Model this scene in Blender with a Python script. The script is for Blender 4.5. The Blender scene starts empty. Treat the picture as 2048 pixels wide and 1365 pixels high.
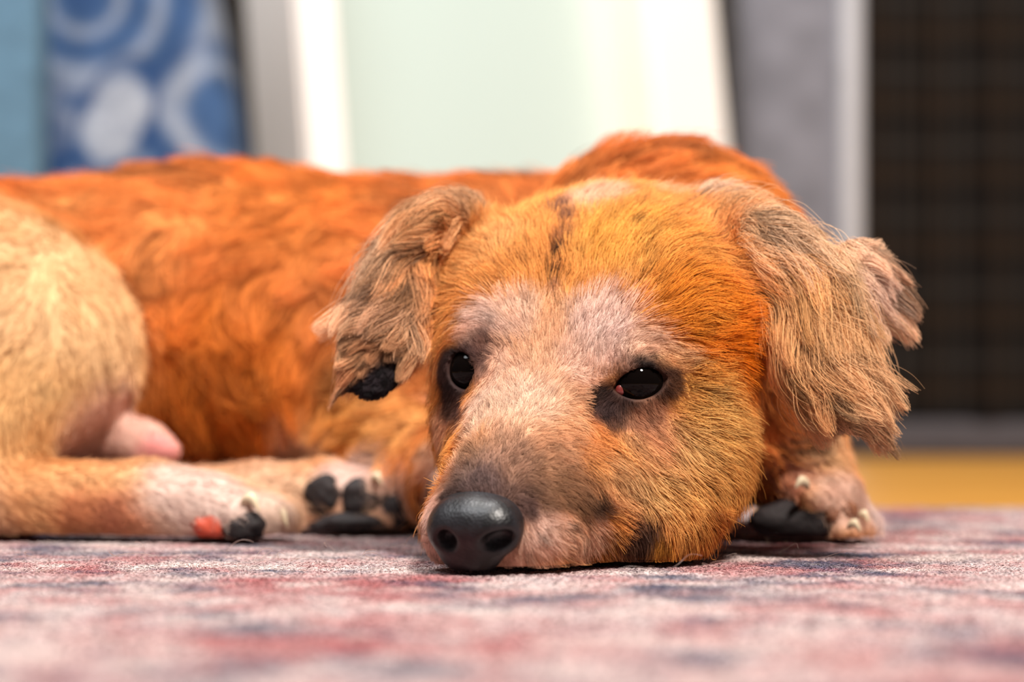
import bpy, math, random
import numpy as np
from mathutils import Vector, kdtree

# ------------------------------------------------------------------ camera, light, exposure
SC = bpy.context.scene
COL = SC.collection
FPX = 2048 * 85 / 36.0            # focal length in pixels
CAM_H = 0.072                     # camera height above the rug, metres
HORIZON = 762.0                   # picture row of eye level

cam_d = bpy.data.cameras.new('camera')
cam_d.lens = 85; cam_d.sensor_width = 36
cam_d.shift_y = 79.5 / 2048
cam_d.clip_start = 0.05
cam_d.dof.use_dof = True
cam_d.dof.focus_distance = 0.957
cam_d.dof.aperture_fstop = 4.7
cam = bpy.data.objects.new('camera', cam_d); COL.objects.link(cam)
cam.location = (0, 0, CAM_H); cam.rotation_euler = (math.pi / 2, 0, 0)
SC.camera = cam

world = bpy.data.worlds.new('world'); SC.world = world; world.use_nodes = True
bg = world.node_tree.nodes['Background']
bg.inputs[0].default_value = (0.92, 0.95, 1.0, 1); bg.inputs[1].default_value = 0.06

def area(name, loc, target, size, power, color):
    l = bpy.data.lights.new(name, 'AREA'); l.shape = 'DISK'; l.size = size; l.energy = power; l.color = color
    o = bpy.data.objects.new(name, l); COL.objects.link(o); o.location = loc
    o.rotation_euler = (Vector(target) - Vector(loc)).to_track_quat('-Z', 'Y').to_euler()
    return o
area('ceiling_lamp', (0.48, 0.02, 1.80), (0.0, 1.05, 0.05), 0.30, 74, (1.0, 0.92, 0.84))
area('left_fill', (-1.0, 0.6, 2.3), (0.0, 1.6, 0.1), 0.9, 28, (0.94, 0.97, 1.0))  # unseen cool fill, set high on the left to brighten the frame's side panel
area('rear_fill', (-0.25, 1.5, 2.2), (-0.05, 2.3, 0.3), 0.5, 30, (1.0, 0.97, 0.94))  # added fill that brightens the furniture behind the dog

SC.view_settings.view_transform = 'Standard'
SC.view_settings.look = 'None'
SC.view_settings.gamma = 1.0
SC.view_settings.use_curve_mapping = False
SC.view_settings.exposure = 0.12
SC.cycles.max_bounces = 6; SC.cycles.transmission_bounces = 5; SC.cycles.diffuse_bounces = 3; SC.cycles.glossy_bounces = 3

rng = np.random.default_rng(7)
random.seed(7)

# ------------------------------------------------------------------ helpers
def P(px, py, d):
    """point of the place that stands d metres in front of the lens"""
    return np.array([(px - 1024) / FPX * d, d, CAM_H + (HORIZON - py) / FPX * d])

def srgb(*c):
    c = np.array(c, float) / 255.0
    return np.where(c <= 0.04045, c / 12.92, ((c + 0.055) / 1.055) ** 2.4)

def tag(o, label=None, cat=None, kind=None, group=None):
    if label: o['label'] = label
    if cat: o['category'] = cat
    if kind: o['kind'] = kind
    if group: o['group'] = group
    return o

def empty(name, loc, label, cat):
    o = bpy.data.objects.new(name, None); COL.objects.link(o); o.location = loc; o.empty_display_size = 0.05
    return tag(o, label, cat)

def mesh_obj(name, v, f, mat, parent=None, smooth=True, loc=None):
    me = bpy.data.meshes.new(name)
    v = np.asarray(v, float)
    me.from_pydata(v.tolist() if not isinstance(v, list) else v, [], [tuple(int(i) for i in q) for q in f])
    if smooth: me.polygons.foreach_set('use_smooth', [True] * len(me.polygons))
    me.update()
    if mat: me.materials.append(mat)
    o = bpy.data.objects.new(name, me); COL.objects.link(o)
    if loc is not None: o.location = loc
    if parent:
        o.parent = parent
        bpy.context.view_layer.update()
        o.matrix_parent_inverse = parent.matrix_world.inverted()
    return o

def add_color(o, colors, name='col'):
    a = o.data.attributes.new(name, 'FLOAT_COLOR', 'POINT')
    buf = np.ones((len(colors), 4), np.float32); buf[:, :3] = colors
    a.data.foreach_set('color', buf.ravel())

class N:
    """tiny node-tree helper"""
    def __init__(s, name):
        s.m = bpy.data.materials.new(name); s.m.use_nodes = True
        s.t = s.m.node_tree; s.t.nodes.clear(); s.out = s.t.nodes.new('ShaderNodeOutputMaterial')
    def n(s, typ, **kw):
        nd = s.t.nodes.new(typ)
        for k, v in kw.items():
            if k in nd.inputs.keys(): s.put(nd.inputs[k], v)
            else: setattr(nd, k, v)
        return nd
    def put(s, inp, v):
        if hasattr(v, 'is_output') or isinstance(v, bpy.types.NodeSocket): s.t.links.new(v, inp)
        else: inp.default_value = v
    def ramp(s, fac, stops, interp='LINEAR'):
        r = s.t.nodes.new('ShaderNodeValToRGB'); r.color_ramp.interpolation = interp
        e = r.color_ramp.elements
        while len(e) < len(stops): e.new(0.5)
        for el, (p, c) in zip(e, stops): el.position = p; el.color = (*c, 1)
        s.t.links.new(fac, r.inputs[0]); return r.outputs[0]
    def mix(s, fac, a, b, mode='MIX'):
        m = s.t.nodes.new('ShaderNodeMix'); m.data_type = 'RGBA'; m.blend_type = mode
        s.put(m.inputs[0], fac); s.put(m.inputs[6], a); s.put(m.inputs[7], b); return m.outputs[2]
    def done(s, surf): s.t.links.new(surf, s.out.inputs[0]); return s.m

def simple_mat(name, color, rough=0.6, noise=0.0, scale=40, bump=0.0, coat=0.0, spec=0.5, sheen=0.0):
    g = N(name)
    co = g.n('ShaderNodeTexCoord').outputs['Object']
    nz = g.n('ShaderNodeTexNoise', Scale=scale, Detail=5.0); g.t.links.new(co, nz.inputs['Vector'])
    c = (*color, 1)
    if noise:
        lo = (*[x * (1 - noise) for x in color],); hi = (*[min(1, x * (1 + noise)) for x in color],)
        col = g.ramp(nz.outputs[0], [(0.3, lo), (0.7, hi)])
    else: col = c
    b = g.n('ShaderNodeBsdfPrincipled', Roughness=rough)
    g.put(b.inputs['Base Color'], col); b.inputs['Coat Weight'].default_value = coat
    b.inputs['Specular IOR Level'].default_value = spec
    b.inputs['Sheen Weight'].default_value = sheen
    if bump:
        bp = g.n('ShaderNodeBump', Strength=bump, Distance=0.002); g.t.links.new(nz.outputs[0], bp.inputs['Height'])
        g.t.links.new(bp.outputs[0], b.inputs['Normal'])
    return g.done(b.outputs[0])

def attr_mat(name, rough=0.8, spec=0.2, sheen=0.0, scale=600, bump=0.0):
    g = N(name)
    a = g.n('ShaderNodeAttribute', attribute_name='col')
    b = g.n('ShaderNodeBsdfPrincipled', Roughness=rough)
    co = g.n('ShaderNodeTexCoord').outputs['Object']
    nz = g.n('ShaderNodeTexNoise', Scale=scale, Detail=3.0); g.t.links.new(co, nz.inputs['Vector'])
    sh = g.ramp(nz.outputs[0], [(0.25, (0.72,) * 3), (0.75, (1.0,) * 3)])
    g.t.links.new(g.mix(1.0, a.outputs['Color'], sh, 'MULTIPLY'), b.inputs['Base Color'])
    b.inputs['Specular IOR Level'].default_value = spec; b.inputs['Sheen Weight'].default_value = sheen
    if bump:
        bp = g.n('ShaderNodeBump', Strength=bump, Distance=0.001); g.t.links.new(nz.outputs[0], bp.inputs['Height'])
        g.t.links.new(bp.outputs[0], b.inputs['Normal'])
    return g.done(b.outputs[0])

def smooth01(x): x = np.clip(x, 0, 1); return x * x * (3 - 2 * x)

class Noise3:
    """cheap trilinear value noise"""
    def __init__(s, seed): s.g = np.random.default_rng(seed).random((32, 32, 32)).astype(np.float32)
    def __call__(s, p, scale):
        q = np.asarray(p) * scale; i = np.floor(q).astype(int); f = q - i; f = f * f * (3 - 2 * f)
        r = 0
        for a in (0, 1):
            for b in (0, 1):
                for c in (0, 1):
                    w = (f[:, 0] if a else 1 - f[:, 0]) * (f[:, 1] if b else 1 - f[:, 1]) * (f[:, 2] if c else 1 - f[:, 2])
                    r = r + w * s.g[(i[:, 0] + a) % 32, (i[:, 1] + b) % 32, (i[:, 2] + c) % 32]
        return r
NZ = [Noise3(k) for k in range(6)]

# ------------------------------------------------------------------ setting: floor, wall
def grid_mesh(xs, ys, fn):
    X, Y = np.meshgrid(xs, ys, indexing='ij')
    v = fn(X.ravel(), Y.ravel()); ny = len(ys); f = []
    I, J = np.meshgrid(np.arange(len(xs) - 1), np.arange(ny - 1), indexing='ij')
    a = (I * ny + J).ravel()
    return v, np.stack([a, a + ny, a + ny + 1, a + 1], 1)

def box(lo, hi, bevel=0.0, seg=3):
    import bmesh
    bm = bmesh.new(); bmesh.ops.create_cube(bm, size=1)
    lo, hi = np.array(lo, float), np.array(hi, float)
    for v in bm.verts: v.co = Vector((lo + hi) / 2 + np.array(v.co) * (hi - lo))
    if bevel: bmesh.ops.bevel(bm, geom=bm.edges[:], offset=bevel, segments=seg, profile=0.5, affect='EDGES')
    v = np.array([x.co[:] for x in bm.verts]); bm.verts.index_update()
    f = [[x.index for x in q.verts] for q in bm.faces]; bm.free()
    return v, f

g = N('floor_wood')
co = g.n('ShaderNodeTexCoord').outputs['Object']
mp = g.n('ShaderNodeMapping', Scale=(1.2, 14, 1)); g.t.links.new(co, mp.inputs[0])
nz = g.n('ShaderNodeTexNoise', Scale=3.0, Detail=6.0); g.t.links.new(mp.outputs[0], nz.inputs['Vector'])
c = g.ramp(nz.outputs[0], [(0.3, tuple(srgb(176, 112, 36))), (0.7, tuple(srgb(224, 166, 78)))])
b = g.n('ShaderNodeBsdfPrincipled', Roughness=0.35); g.t.links.new(c, b.inputs['Base Color'])
M_floor = g.done(b.outputs[0])
v, f = box((-4.5, -2.5, -0.06), (4.5, 3.6, -0.008))
tag(mesh_obj('floor', v, f, M_floor, smooth=False), kind='structure')
M_wall = simple_mat('wall_shade', srgb(38, 34, 31), 0.9, 0.1, 8)  # near-black colour carries the shade in the gap behind the furniture
v, f = box((-4.5, 3.5, -0.06), (4.5, 3.6, 2.6))
tag(mesh_obj('wall_back', v, f, M_wall, smooth=False), kind='structure')

# ------------------------------------------------------------------ rug
def rug_material(name, tone):
    g = N(name)
    co = g.n('ShaderNodeTexCoord').outputs['Object']
    mp = g.n('ShaderNodeMapping', Scale=(1, 1, 0)); g.t.links.new(co, mp.inputs[0])
    def noise(scale, detail, off, rough=0.6):
        m = g.n('ShaderNodeMapping', Location=(off, off * 1.7, 0)); g.t.links.new(mp.outputs[0], m.inputs[0])
        n_ = g.n('ShaderNodeTexNoise', Scale=scale, Detail=detail, Roughness=rough)
        g.t.links.new(m.outputs[0], n_.inputs['Vector']); return n_.outputs[0]
    big = noise(11, 4, 3.1); mid = noise(34, 5, 8.6, 0.7); nav = noise(15, 5, 21.3, 0.65); fine = noise(420, 3, 1.3, 0.7); pale = noise(22, 4, 33.7)
    base = g.ramp(mid, [(0.30, tuple(srgb(182, 126, 126))), (0.46, tuple(srgb(202, 168, 165))), (0.58, tuple(srgb(206, 192, 190))), (0.72, tuple(srgb(160, 120, 124)))])
    red = g.ramp(big, [(0.36, (1, 1, 1)), (0.50, (0, 0, 0))])
    c1 = g.mix(red, base, (*srgb(180, 116, 116), 1))
    navm = g.ramp(nav, [(0.50, (0, 0, 0)), (0.57, (0.55, 0.55, 0.55)), (0.63, (0.9, 0.9, 0.9))])
    c2 = g.mix(navm, c1, (*srgb(84, 90, 110), 1))
    pm = g.ramp(pale, [(0.50, (0, 0, 0)), (0.66, (0.85, 0.85, 0.85))])
    c3 = g.mix(pm, c2, (*srgb(226, 210, 204), 1))
    fm = g.ramp(fine, [(0.32, (0.34, 0.32, 0.34)), (0.5, (0.90, 0.90, 0.90)), (0.66, (1.45, 1.45, 1.45))])
    c4 = g.mix(1.0, c3, fm, 'MULTIPLY')
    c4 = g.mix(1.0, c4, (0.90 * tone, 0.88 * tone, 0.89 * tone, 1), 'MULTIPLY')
    b = g.n('ShaderNodeBsdfPrincipled', Roughness=0.95); g.t.links.new(c4, b.inputs['Base Color'])
    b.inputs['Specular IOR Level'].default_value = 0.1
    return g.done(b.outputs[0])
M_rug = rug_material('rug_wool', 1.0); M_rug_shaded = rug_material('rug_wool_shaded', 0.70)  # second copy is toned down: missing pile shade put into the base colour
RUG_END = 1.415
xs = np.concatenate([np.arange(-1.1, -0.36, 0.02), np.arange(-0.36, 0.36, 0.0022), np.arange(0.36, 1.11, 0.02)])
ys = np.concatenate([np.arange(-0.3, 0.54, 0.02), np.arange(0.54, RUG_END, 0.0022)])
def rugf(X, Y):
    p = np.stack([X, Y, X * 0], 1)
    z = -0.0030 + 0.0016 * (NZ[0](p, 190) - 0.5) + 0.0016 * (NZ[1](p, 420) - 0.5)
    edge = np.minimum(np.abs(Y - ys[-1]), np.abs(Y - ys[0]))
    return np.stack([X, Y, z - 0.003 * np.clip(1 - edge / 0.004, 0, 1) ** 2], 1)
v, f = grid_mesh(xs, ys, rugf)
v = v.tolist(); f = f.tolist()
n0 = len(v); nx_, ny_ = len(xs), len(ys)
border = [i * ny_ for i in range(nx_)] + [(nx_ - 1) * ny_ + j for j in range(1, ny_)] + [i * ny_ + ny_ - 1 for i in range(nx_ - 2, -1, -1)] + [j for j in range(ny_ - 2, 0, -1)]
for i in border: v.append([v[i][0], v[i][1], -0.0079])
m_ = len(border)
for k in range(m_): f.append([border[k], n0 + k, n0 + (k + 1) % m_, border[(k + 1) % m_]])
f.append([n0 + k for k in range(m_)])
rug = empty('rug', (0, 0.6, -0.008), 'distressed red, pink and navy woven wool rug under the lying dog', 'rug')
mesh_obj('rug_base', np.array(v), f, M_rug_shaded, rug)

def curves_obj(name, pts, rad, mat, parent, colors=None):
    """pts (n,k,3): one hair-curves object"""
    n, k, _ = pts.shape
    h = bpy.data.hair_curves.new(name)
    h.add_curves([k] * n)
    h.attributes['position'].data.foreach_set('vector', pts.astype(np.float32).ravel())
    ra = h.attributes.get('radius') or h.attributes.new('radius', 'FLOAT', 'POINT')
    ra.data.foreach_set('value', rad.astype(np.float32).ravel())
    if colors is not None:
        a = h.attributes.new('col', 'FLOAT_COLOR', 'CURVE')
        buf = np.ones((n, 4), np.float32); buf[:, :3] = colors
        a.data.foreach_set('color', buf.ravel())
    h.materials.append(mat)
    o = bpy.data.objects.new(name, h); COL.objects.link(o)
    if parent:
        o.parent = parent; bpy.context.view_layer.update()
        o.matrix_parent_inverse = parent.matrix_world.inverted()
    return o

def rug_pile():
    n = 150000
    d = np.where(rng.random(n) < 0.75, rng.uniform(0.76, 1.10, n), rng.uniform(1.10, RUG_END - 0.004, n))
    x = rng.uniform(-0.225, 0.225, n) * d
    near = rng.random(n) < 0.16; d = np.where(near, rng.uniform(0.53, 0.77, n), d); x = np.where(near, rng.uniform(-0.235, 0.235, n) * d, x)
    root = np.stack([x, d, np.full(n, -0.0035)], 1)
    a = rng.uniform(0, 2 * np.pi, n); L = rng.uniform(0.003, 0.006, n)
    side = np.stack([np.cos(a), np.sin(a), np.zeros(n)], 1)
    K = 5; s = np.linspace(0, 1, K)
    pts = root[:, None, :] + side[:, None, :] * (L[:, None] * 0.75 * s ** 1.2)[..., None]
    pts[:, :, 2] += L[:, None] * (0.85 * s - 0.62 * s ** 2.2)
    rad = np.where(near, 0.00034, 0.00021)[:, None] * np.linspace(1.1, 0.75, K)
    o = curves_obj('pile', pts, rad, M_rug, rug); tag(o, kind='stuff')
rug_pile()

# ------------------------------------------------------------------ background furniture
def background():
    # white box frame with a pale pane, leaning back
    W, H, D, ST = 0.475, 0.92, 0.105, 0.034
    piv = P(672, 905, 2.13); piv[2] = -0.007
    root = empty('leaning_frame', tuple(piv), 'white deep-sided frame with a pale mint pane leaning back behind the dog', 'frame')
    Mw = simple_mat('white_paint', srgb(246, 244, 240), 0.45, 0.02, 6)
    Mc = simple_mat('cream_paint', srgb(255, 232, 214), 0.5, 0.02, 6)
    Mg = simple_mat('grey_side', srgb(240, 231, 225), 0.6, 0.03, 8)
    Mp = simple_mat('mint_pane', srgb(192, 210, 206), 0.25, 0.02, 3)
    parts = [('stile', (0, 0, 0), (ST, D, H), Mw), ('stile', (W - 0.085, 0, 0), (W, D, H), Mw),
             ('rail', (ST, 0, 0), (W - 0.085, D, 0.05), Mw), ('rail', (ST, 0, H - 0.05), (W - 0.085, D, H), Mw),
             ('pane', (ST, 0.062, 0.05), (W - 0.085, 0.07, H - 0.05), Mp),
             ('inner_lining', (W - 0.0852 - 0.004, 0.004, 0.05), (W - 0.0851, 0.062, H - 0.05), Mc),
             ('side_panel', (-0.004, 0.006, 0.002), (0, D, H - 0.002), Mg)]
    from mathutils import Matrix
    R = Matrix.Translation(Vector(piv)) @ Matrix.Rotation(math.radians(33), 4, 'Z') @ Matrix.Rotation(math.radians(-8.5), 4, 'X')
    for nme, lo, hi, mt in parts:
        v, f = box(lo, hi, 0.002, 2)
        v = [(R @ Vector(q))[:] for q in v]
        mesh_obj(nme, v, f, mt, root, smooth=False)
    # grey sofa with a dark plaid throw
    dS = 2.52
    x0, x1 = P(1476, 0, dS)[0], P(1722, 0, dS)[0]
    sofa = empty('sofa', (x1, dS + 0.3, -0.008), 'grey fabric sofa with caught light coloured onto its arm corner', 'sofa')
    Mf = simple_mat('grey_fabric', srgb(112, 113, 122), 0.9, 0.22, 26, 0.3, sheen=0.2)
    Mlit = simple_mat('lit_edge', srgb(176, 178, 184), 0.8, 0.05, 60)
    Mb = simple_mat('dark_plinth', srgb(66, 62, 66), 0.8, 0.1, 30)
    v, f = box((x0, dS, 0.02), (x1, dS + 0.75, 0.62), 0.02, 4); mesh_obj('arm', v, f, Mf, sofa)
    v, f = box((x1 - 0.022, dS - 0.012, 0.02), (x1 + 0.002, dS + 0.015, 0.6), 0.009, 4); mesh_obj('lit_strip', v, f, Mlit, sofa)  # pale strip along the arm's front corner: caught light put into its colour
    v, f = box((x1, dS + 0.03, 0.03), (x1 + 0.95, dS + 0.75, 0.52), 0.03, 4); mesh_obj('seat', v, f, Mf, sofa)
    v, f = box((x0 + 0.01, dS + 0.01, -0.008), (x1 + 0.95, dS + 0.7, 0.03), 0.004, 2); mesh_obj('plinth', v, f, Mb, sofa)
    v, f = box((x1, dS + 0.6, 0.4), (x1 + 0.95, dS + 0.8, 0.85), 0.05, 4); mesh_obj('backrest', v, f, Mf, sofa)
    # plaid throw: thick cloth over the seat front
    xs = np.arange(x1 + 0.006, x1 + 0.62, 0.004); us = np.arange(0, 0.80, 0.004)
    def cloth(off):
        def fn(X, U):
            fold = 0.007 * np.sin(X * 46) + 0.004 * np.sin(X * 97 + 1.3)
            hang = U < 0.51
            z = np.where(hang, 0.034 + U, 0.544 + 0.004 * np.sin(X * 30))
            y = np.where(hang, dS + 0.012 + fold, dS + 0.012 + (U - 0.51))
            k = np.clip((U - 0.49) / 0.05, 0, 1)
            z = z - 0.012 * np.sin(np.pi * k) * 0.5
            return np.stack([X, y + off * hang, z - off * (~hang)], 1)
        return fn
    va, fa = grid_mesh(xs, us, cloth(0)); vb, fb = grid_mesh(xs, us, cloth(0.006))
    n = len(va); v = np.concatenate([va, vb]); f = np.concatenate([fa, fb[:, ::-1] + n])
    X, U = np.meshgrid(xs, us, indexing='ij'); X = X.ravel() - x1; U = U.ravel()
    base = np.tile(srgb(15, 12, 11), (len(X), 1))
    def line(t, per, c, wdt): return np.exp(-((((t - c + per / 2) % per) - per / 2) / wdt) ** 2)
    for t, per, c_, w_, colr, am in ((X, .062, .02, .006, (120, 104, 92), .1), (X, .062, .046, .003, (150, 140, 132), .08), (U, .075, .03, .008, (116, 84, 50), .06), (U, .075, .06, .0025, (140, 134, 128), .1), (X, .031, .0, .0015, (160, 150, 140), .07)):
        w = (am * line(t, per, c_, w_))[:, None]; base = base * (1 - w) + srgb(*colr) * w
    th = mesh_obj('plaid_throw', v, f, attr_mat('plaid_wool', 0.95, 0.1, scale=300))
    add_color(th, np.concatenate([base, base]))
    tag(th, 'dark brown and black plaid throw hanging over the grey sofa seat', 'throw')
    # blue armchair on the left
    dA = 1.95
    ch = empty('armchair', (-0.45, dA + 0.2, -0.008), 'blue armchair with pale paisley medallion cover and plain denim-blue arm', 'armchair')
    xl, xr = P(70, 0, dA)[0], P(498, 0, dA)[0]
    def prof(z): # right edge of the cover narrows upward
        return xr + 0.004 - 0.105 * np.clip(z - 0.12, 0, 9) - 0.16 * np.clip(z - 0.26, 0, 9) ** 1.3
    zs = np.concatenate([np.arange(0.012, 0.62, 0.003)]); ts = np.linspace(0, 1, 220)
    def cover(T, Z):
        # front face from left to right, rounded corner, then the side going back
        r_ = prof(Z); Lf = r_ - xl; tot = Lf + 0.10; q = T * tot; rc = 0.03
        x = np.where(q < Lf - rc, xl + q, 0); y = np.where(q < Lf - rc, dA, 0)
        a = np.clip((q - (Lf - rc)) / rc, 0, np.pi / 2)
        cx = r_ - rc + rc * np.sin(a); cy = dA + rc * (1 - np.cos(a))
        over = np.clip(q - (Lf - rc) - rc * np.pi / 2, 0, 9)
        x = np.where(q < Lf - rc, x, cx); y = np.where(q < Lf - rc, y, cy + over)
        y = y + 0.004 * np.sin(x * 40)
        return np.stack([x, y, Z], 1)
    v, f = grid_mesh(ts, zs, cover)
    X = v[:, 0]; Z = v[:, 2]
    px = 1024 + (X) / dA * FPX; py = HORIZON - (Z - CAM_H) / dA * FPX
    n1 = NZ[2](v, 60); n2 = NZ[3](v, 25)
    colr = srgb(66, 96, 138)[None] * (0.7 + 0.5 * n1[:, None]); pale = srgb(176, 186, 200); navy = srgb(30, 62, 112)
    def put(w, c, am):
        nonlocal colr
        w = (np.clip(w, 0, 1) * am)[:, None]; colr = colr * (1 - w) + c * w
    rep = 430.0  # pattern repeat along the height
    for k in range(-3, 4):
        yy = py + rep * k
        R1 = np.hypot(px - 170, (yy + 5)); 
        put(np.exp(-((R1 - 250) / 22) ** 2), pale, .5); put(np.exp(-((R1 - 198) / 16) ** 2), navy, .6)
        put(np.exp(-((R1 - 150) / 14) ** 2), pale, .45); put(np.exp(-((R1 - 108) / 14) ** 2), navy, .5); put(np.exp(-((R1 - 72) / 12) ** 2), pale, .4)
        put(np.exp(-((R1 - 20) / 25) ** 2), navy, .6)
        e = np.hypot((px - 232 + (yy - 240) * 0.25) / 62, (yy - 240) / 100)
        put(smooth01((1.0 - e) * 5), pale, .62); put(np.exp(-((e - 1.2) / 0.1) ** 2), navy, .8)
        e = np.hypot((px - 105) / 45, (yy - 300) / 90); put(smooth01((1 - e) * 4), navy, .6)
        R2 = np.hypot(px - 455, yy - 225)
        put(np.exp(-((R2 - 100) / 16) ** 2), pale, .45); put(np.exp(-((R2 - 45) / 30) ** 2), navy, .25); put(np.exp(-((R2 - 150) / 12) ** 2), navy, .45)
    o = mesh_obj('patterned_cover', v, f, attr_mat('paisley_cotton', 0.9, 0.2, scale=220), ch); add_color(o, colr)
    Ma = simple_mat('denim_blue', srgb(84, 120, 146), 0.9, 0.15, 60)
    v, f = box((xl - 0.16, dA - 0.05, 0.0), (P(76, 0, dA - 0.05)[0], dA + 0.4, 0.66), 0.012, 4); mesh_obj('arm', v, f, Ma, ch)
    v, f = box((xl - 0.02, dA + 0.02, 0.01), (xr - 0.10, dA + 0.12, 0.58), 0.01, 2); mesh_obj('seat_block', v, f, Ma, ch)
    Ml = simple_mat('dark_leg', srgb(50, 36, 28), 0.5)
    for lx, ly in ((xl - 0.12, dA - 0.02), (xr - 0.09, dA + 0.03), (xl - 0.12, dA + 0.33), (xr - 0.09, dA + 0.09)):
        v, f = box((lx, ly, -0.008), (lx + 0.035, ly + 0.035, 0.02), 0.003, 2); mesh_obj('leg', v, f, Ml, ch)
background()

# ------------------------------------------------------------------ the dog: one implicit body surface
def unit(v): v = np.asarray(v, float); return v / np.linalg.norm(v)
FWD = unit((-0.35, -0.74, -0.575))              # along the muzzle
LAT = np.array((0.93, -0.37, 0.0)); LAT = unit(LAT - FWD * (LAT @ FWD))   # towards the dog's left ear
UPV = np.cross(LAT, FWD); UPV = UPV if UPV[2] > 0 else -UPV
HEADR = np.stack([LAT, FWD, UPV])               # rows: local axes

def ell(c, r, R=None, k=0.012):
    return dict(t='e', c=np.array(c, float), r=np.array(r, float), R=np.eye(3) if R is None else np.asarray(R, float), k=k)
def cone(a, b, ra, rb, k=0.012):
    return dict(t='c', a=np.array(a, float), b=np.array(b, float), ra=ra, rb=rb, k=k)
def frame(long, face):
    """axes: across, along, out"""
    l = unit(long); o = unit(np.asarray(face) - l * (np.asarray(face) @ l)); return np.stack([np.cross(l, o), l, o])

def prim_eval(p, x, y, z):
    if p['t'] == 'e':
        dx, dy, dz = x - p['c'][0], y - p['c'][1], z - p['c'][2]
        R, r = p['R'], p['r']
        k0 = 0; k1 = 0
        for i in range(3):
            q = R[i, 0] * dx + R[i, 1] * dy + R[i, 2] * dz
            k0 = k0 + (q / r[i]) ** 2; k1 = k1 + (q / r[i] ** 2) ** 2
        k0 = np.sqrt(k0); k1 = np.sqrt(k1) + 1e-9
        return k0 * (k0 - 1) / k1
    a, b = p['a'], p['b']; ba = b - a; L2 = ba @ ba
    dx, dy, dz = x - a[0], y - a[1], z - a[2]
    h = np.clip((dx * ba[0] + dy * ba[1] + dz * ba[2]) / L2, 0, 1)
    return np.sqrt((dx - h * ba[0]) ** 2 + (dy - h * ba[1]) ** 2 + (dz - h * ba[2]) ** 2) - (p['ra'] + (p['rb'] - p['ra']) * h)
def prim_box(p):
    if p['t'] == 'e':
        e = np.sqrt(((p['R'] * p['r'][:, None]) ** 2).sum(0)); return p['c'] - e, p['c'] + e
    m = max(p['ra'], p['rb']); return np.minimum(p['a'], p['b']) - m, np.maximum(p['a'], p['b']) + m
def smin(a, b, k):
    h = np.clip(0.5 + 0.5 * (b - a) / k, 0, 1)
    return b + (a - b) * h - k * h * (1 - h)

EYE_R = P(1283, 768, 0.957); EYE_L = P(924, 742, 0.984)
GAZE_R = unit((0.10, -0.97, -0.02)); GAZE_L = unit((-0.50, -0.86, 0.02))

G = {}
G['head'] = [
    ell(P(1207, 615, 1.040), (0.0615, 0.0660, 0.0450), HEADR, 0.02),                    # cranium
    ell(P(1345, 640, 1.010), (0.0400, 0.0440, 0.0350), HEADR, 0.02),                    # dog's left temple
    ell(P(1035, 630, 1.038), (0.0320, 0.0420, 0.0340), HEADR, 0.02),                    # dog's right temple
    ell(P(1235, 680, 0.985), (0.0210, 0.0200, 0.0140), HEADR, 0.016),                   # brow ridges
    ell(P(995, 668, 1.004), (0.0180, 0.0190, 0.0140), HEADR, 0.016),
    ell(P(1360, 850, 0.998), (0.0260, 0.0380, 0.0350), HEADR, 0.02),                    # cheek
    ell(P(1330, 985, 0.985), (0.0250, 0.0420, 0.0220), HEADR, 0.02),                    # jaw
    ell(P(985, 830, 1.016), (0.0205, 0.0340, 0.0300), HEADR, 0.016),                    # far cheek
    cone(P(1120, 790, 1.000), P(968, 1022, 0.934), 0.0330, 0.0165, 0.02),               # bridge of the muzzle
    cone(P(1190, 920, 0.985), P(1052, 1064, 0.939), 0.0340, 0.0215, 0.016),             # near lip side
    cone(P(1030, 940, 0.985), P(910, 1068, 0.937), 0.0190, 0.0110, 0.014),              # far lip side
    cone(P(1180, 1050, 0.985), P(960, 1095, 0.930), 0.0200, 0.0095, 0.014),             # chin
    cone(P(1200, 790, 1.10), P(1290, 690, 1.18), 0.052, 0.066, 0.03),                   # neck
]
G['earL'] = [
    cone(P(925, 425, 1.045), P(850, 462, 1.026), 0.0085, 0.0070, 0.012),
    ell(P(790, 575, 1.024), (0.0140, 0.0340, 0.0040), frame(P(742, 765, 1.008) - P(850, 420, 1.032), (-0.35, -0.9, 0.15)), 0.008),
    ell(P(768, 680, 1.013), (0.0145, 0.0270, 0.0042), frame(P(742, 770, 1.006) - P(800, 560, 1.020), (-0.25, -0.95, 0.1)), 0.008),
]
G['earR'] = [
    cone(P(1430, 435, 1.035), P(1530, 490, 1.003), 0.0095, 0.0085, 0.012),
    ell(P(1600, 600, 0.993), (0.0160, 0.0380, 0.0042), frame(P(1690, 830, 0.985) - P(1520, 440, 1.000), (0.15, -0.97, 0.15)), 0.008),
    ell(P(1640, 700, 0.990), (0.0165, 0.0300, 0.0046), frame(P(1700, 840, 0.985) - P(1600, 560, 0.992), (0.25, -0.95, 0.1)), 0.008),
    ell(P(1712, 560, 1.005), (0.0115, 0.0150, 0.0060), frame((0.2, 0, -1), (0.3, -0.9, 0.1)), 0.008),
]
G['hump'] = [
    ell((0.073, 1.185, 0.106), (0.073, 0.075, 0.082), None, 0.03),
    ell((0.115, 1.13, 0.085), (0.032, 0.05, 0.06), None, 0.03),
]
G['torso'] = [
    cone((0.030, 1.285, 0.094), (-0.160, 1.305, 0.094), 0.082, 0.086, 0.03),
    cone((-0.160, 1.305, 0.094), (-0.330, 1.305, 0.090), 0.086, 0.082, 0.03),
    cone((-0.330, 1.305, 0.088), (-0.430, 1.27, 0.080), 0.082, 0.075, 0.03),
    ell((-0.06, 1.25, 0.066), (0.080, 0.060, 0.060), None, 0.04),
    cone(P(770, 900, 1.215), P(960, 1000, 1.120), 0.030, 0.020, 0.02),                    # tucked front leg
]
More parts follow.
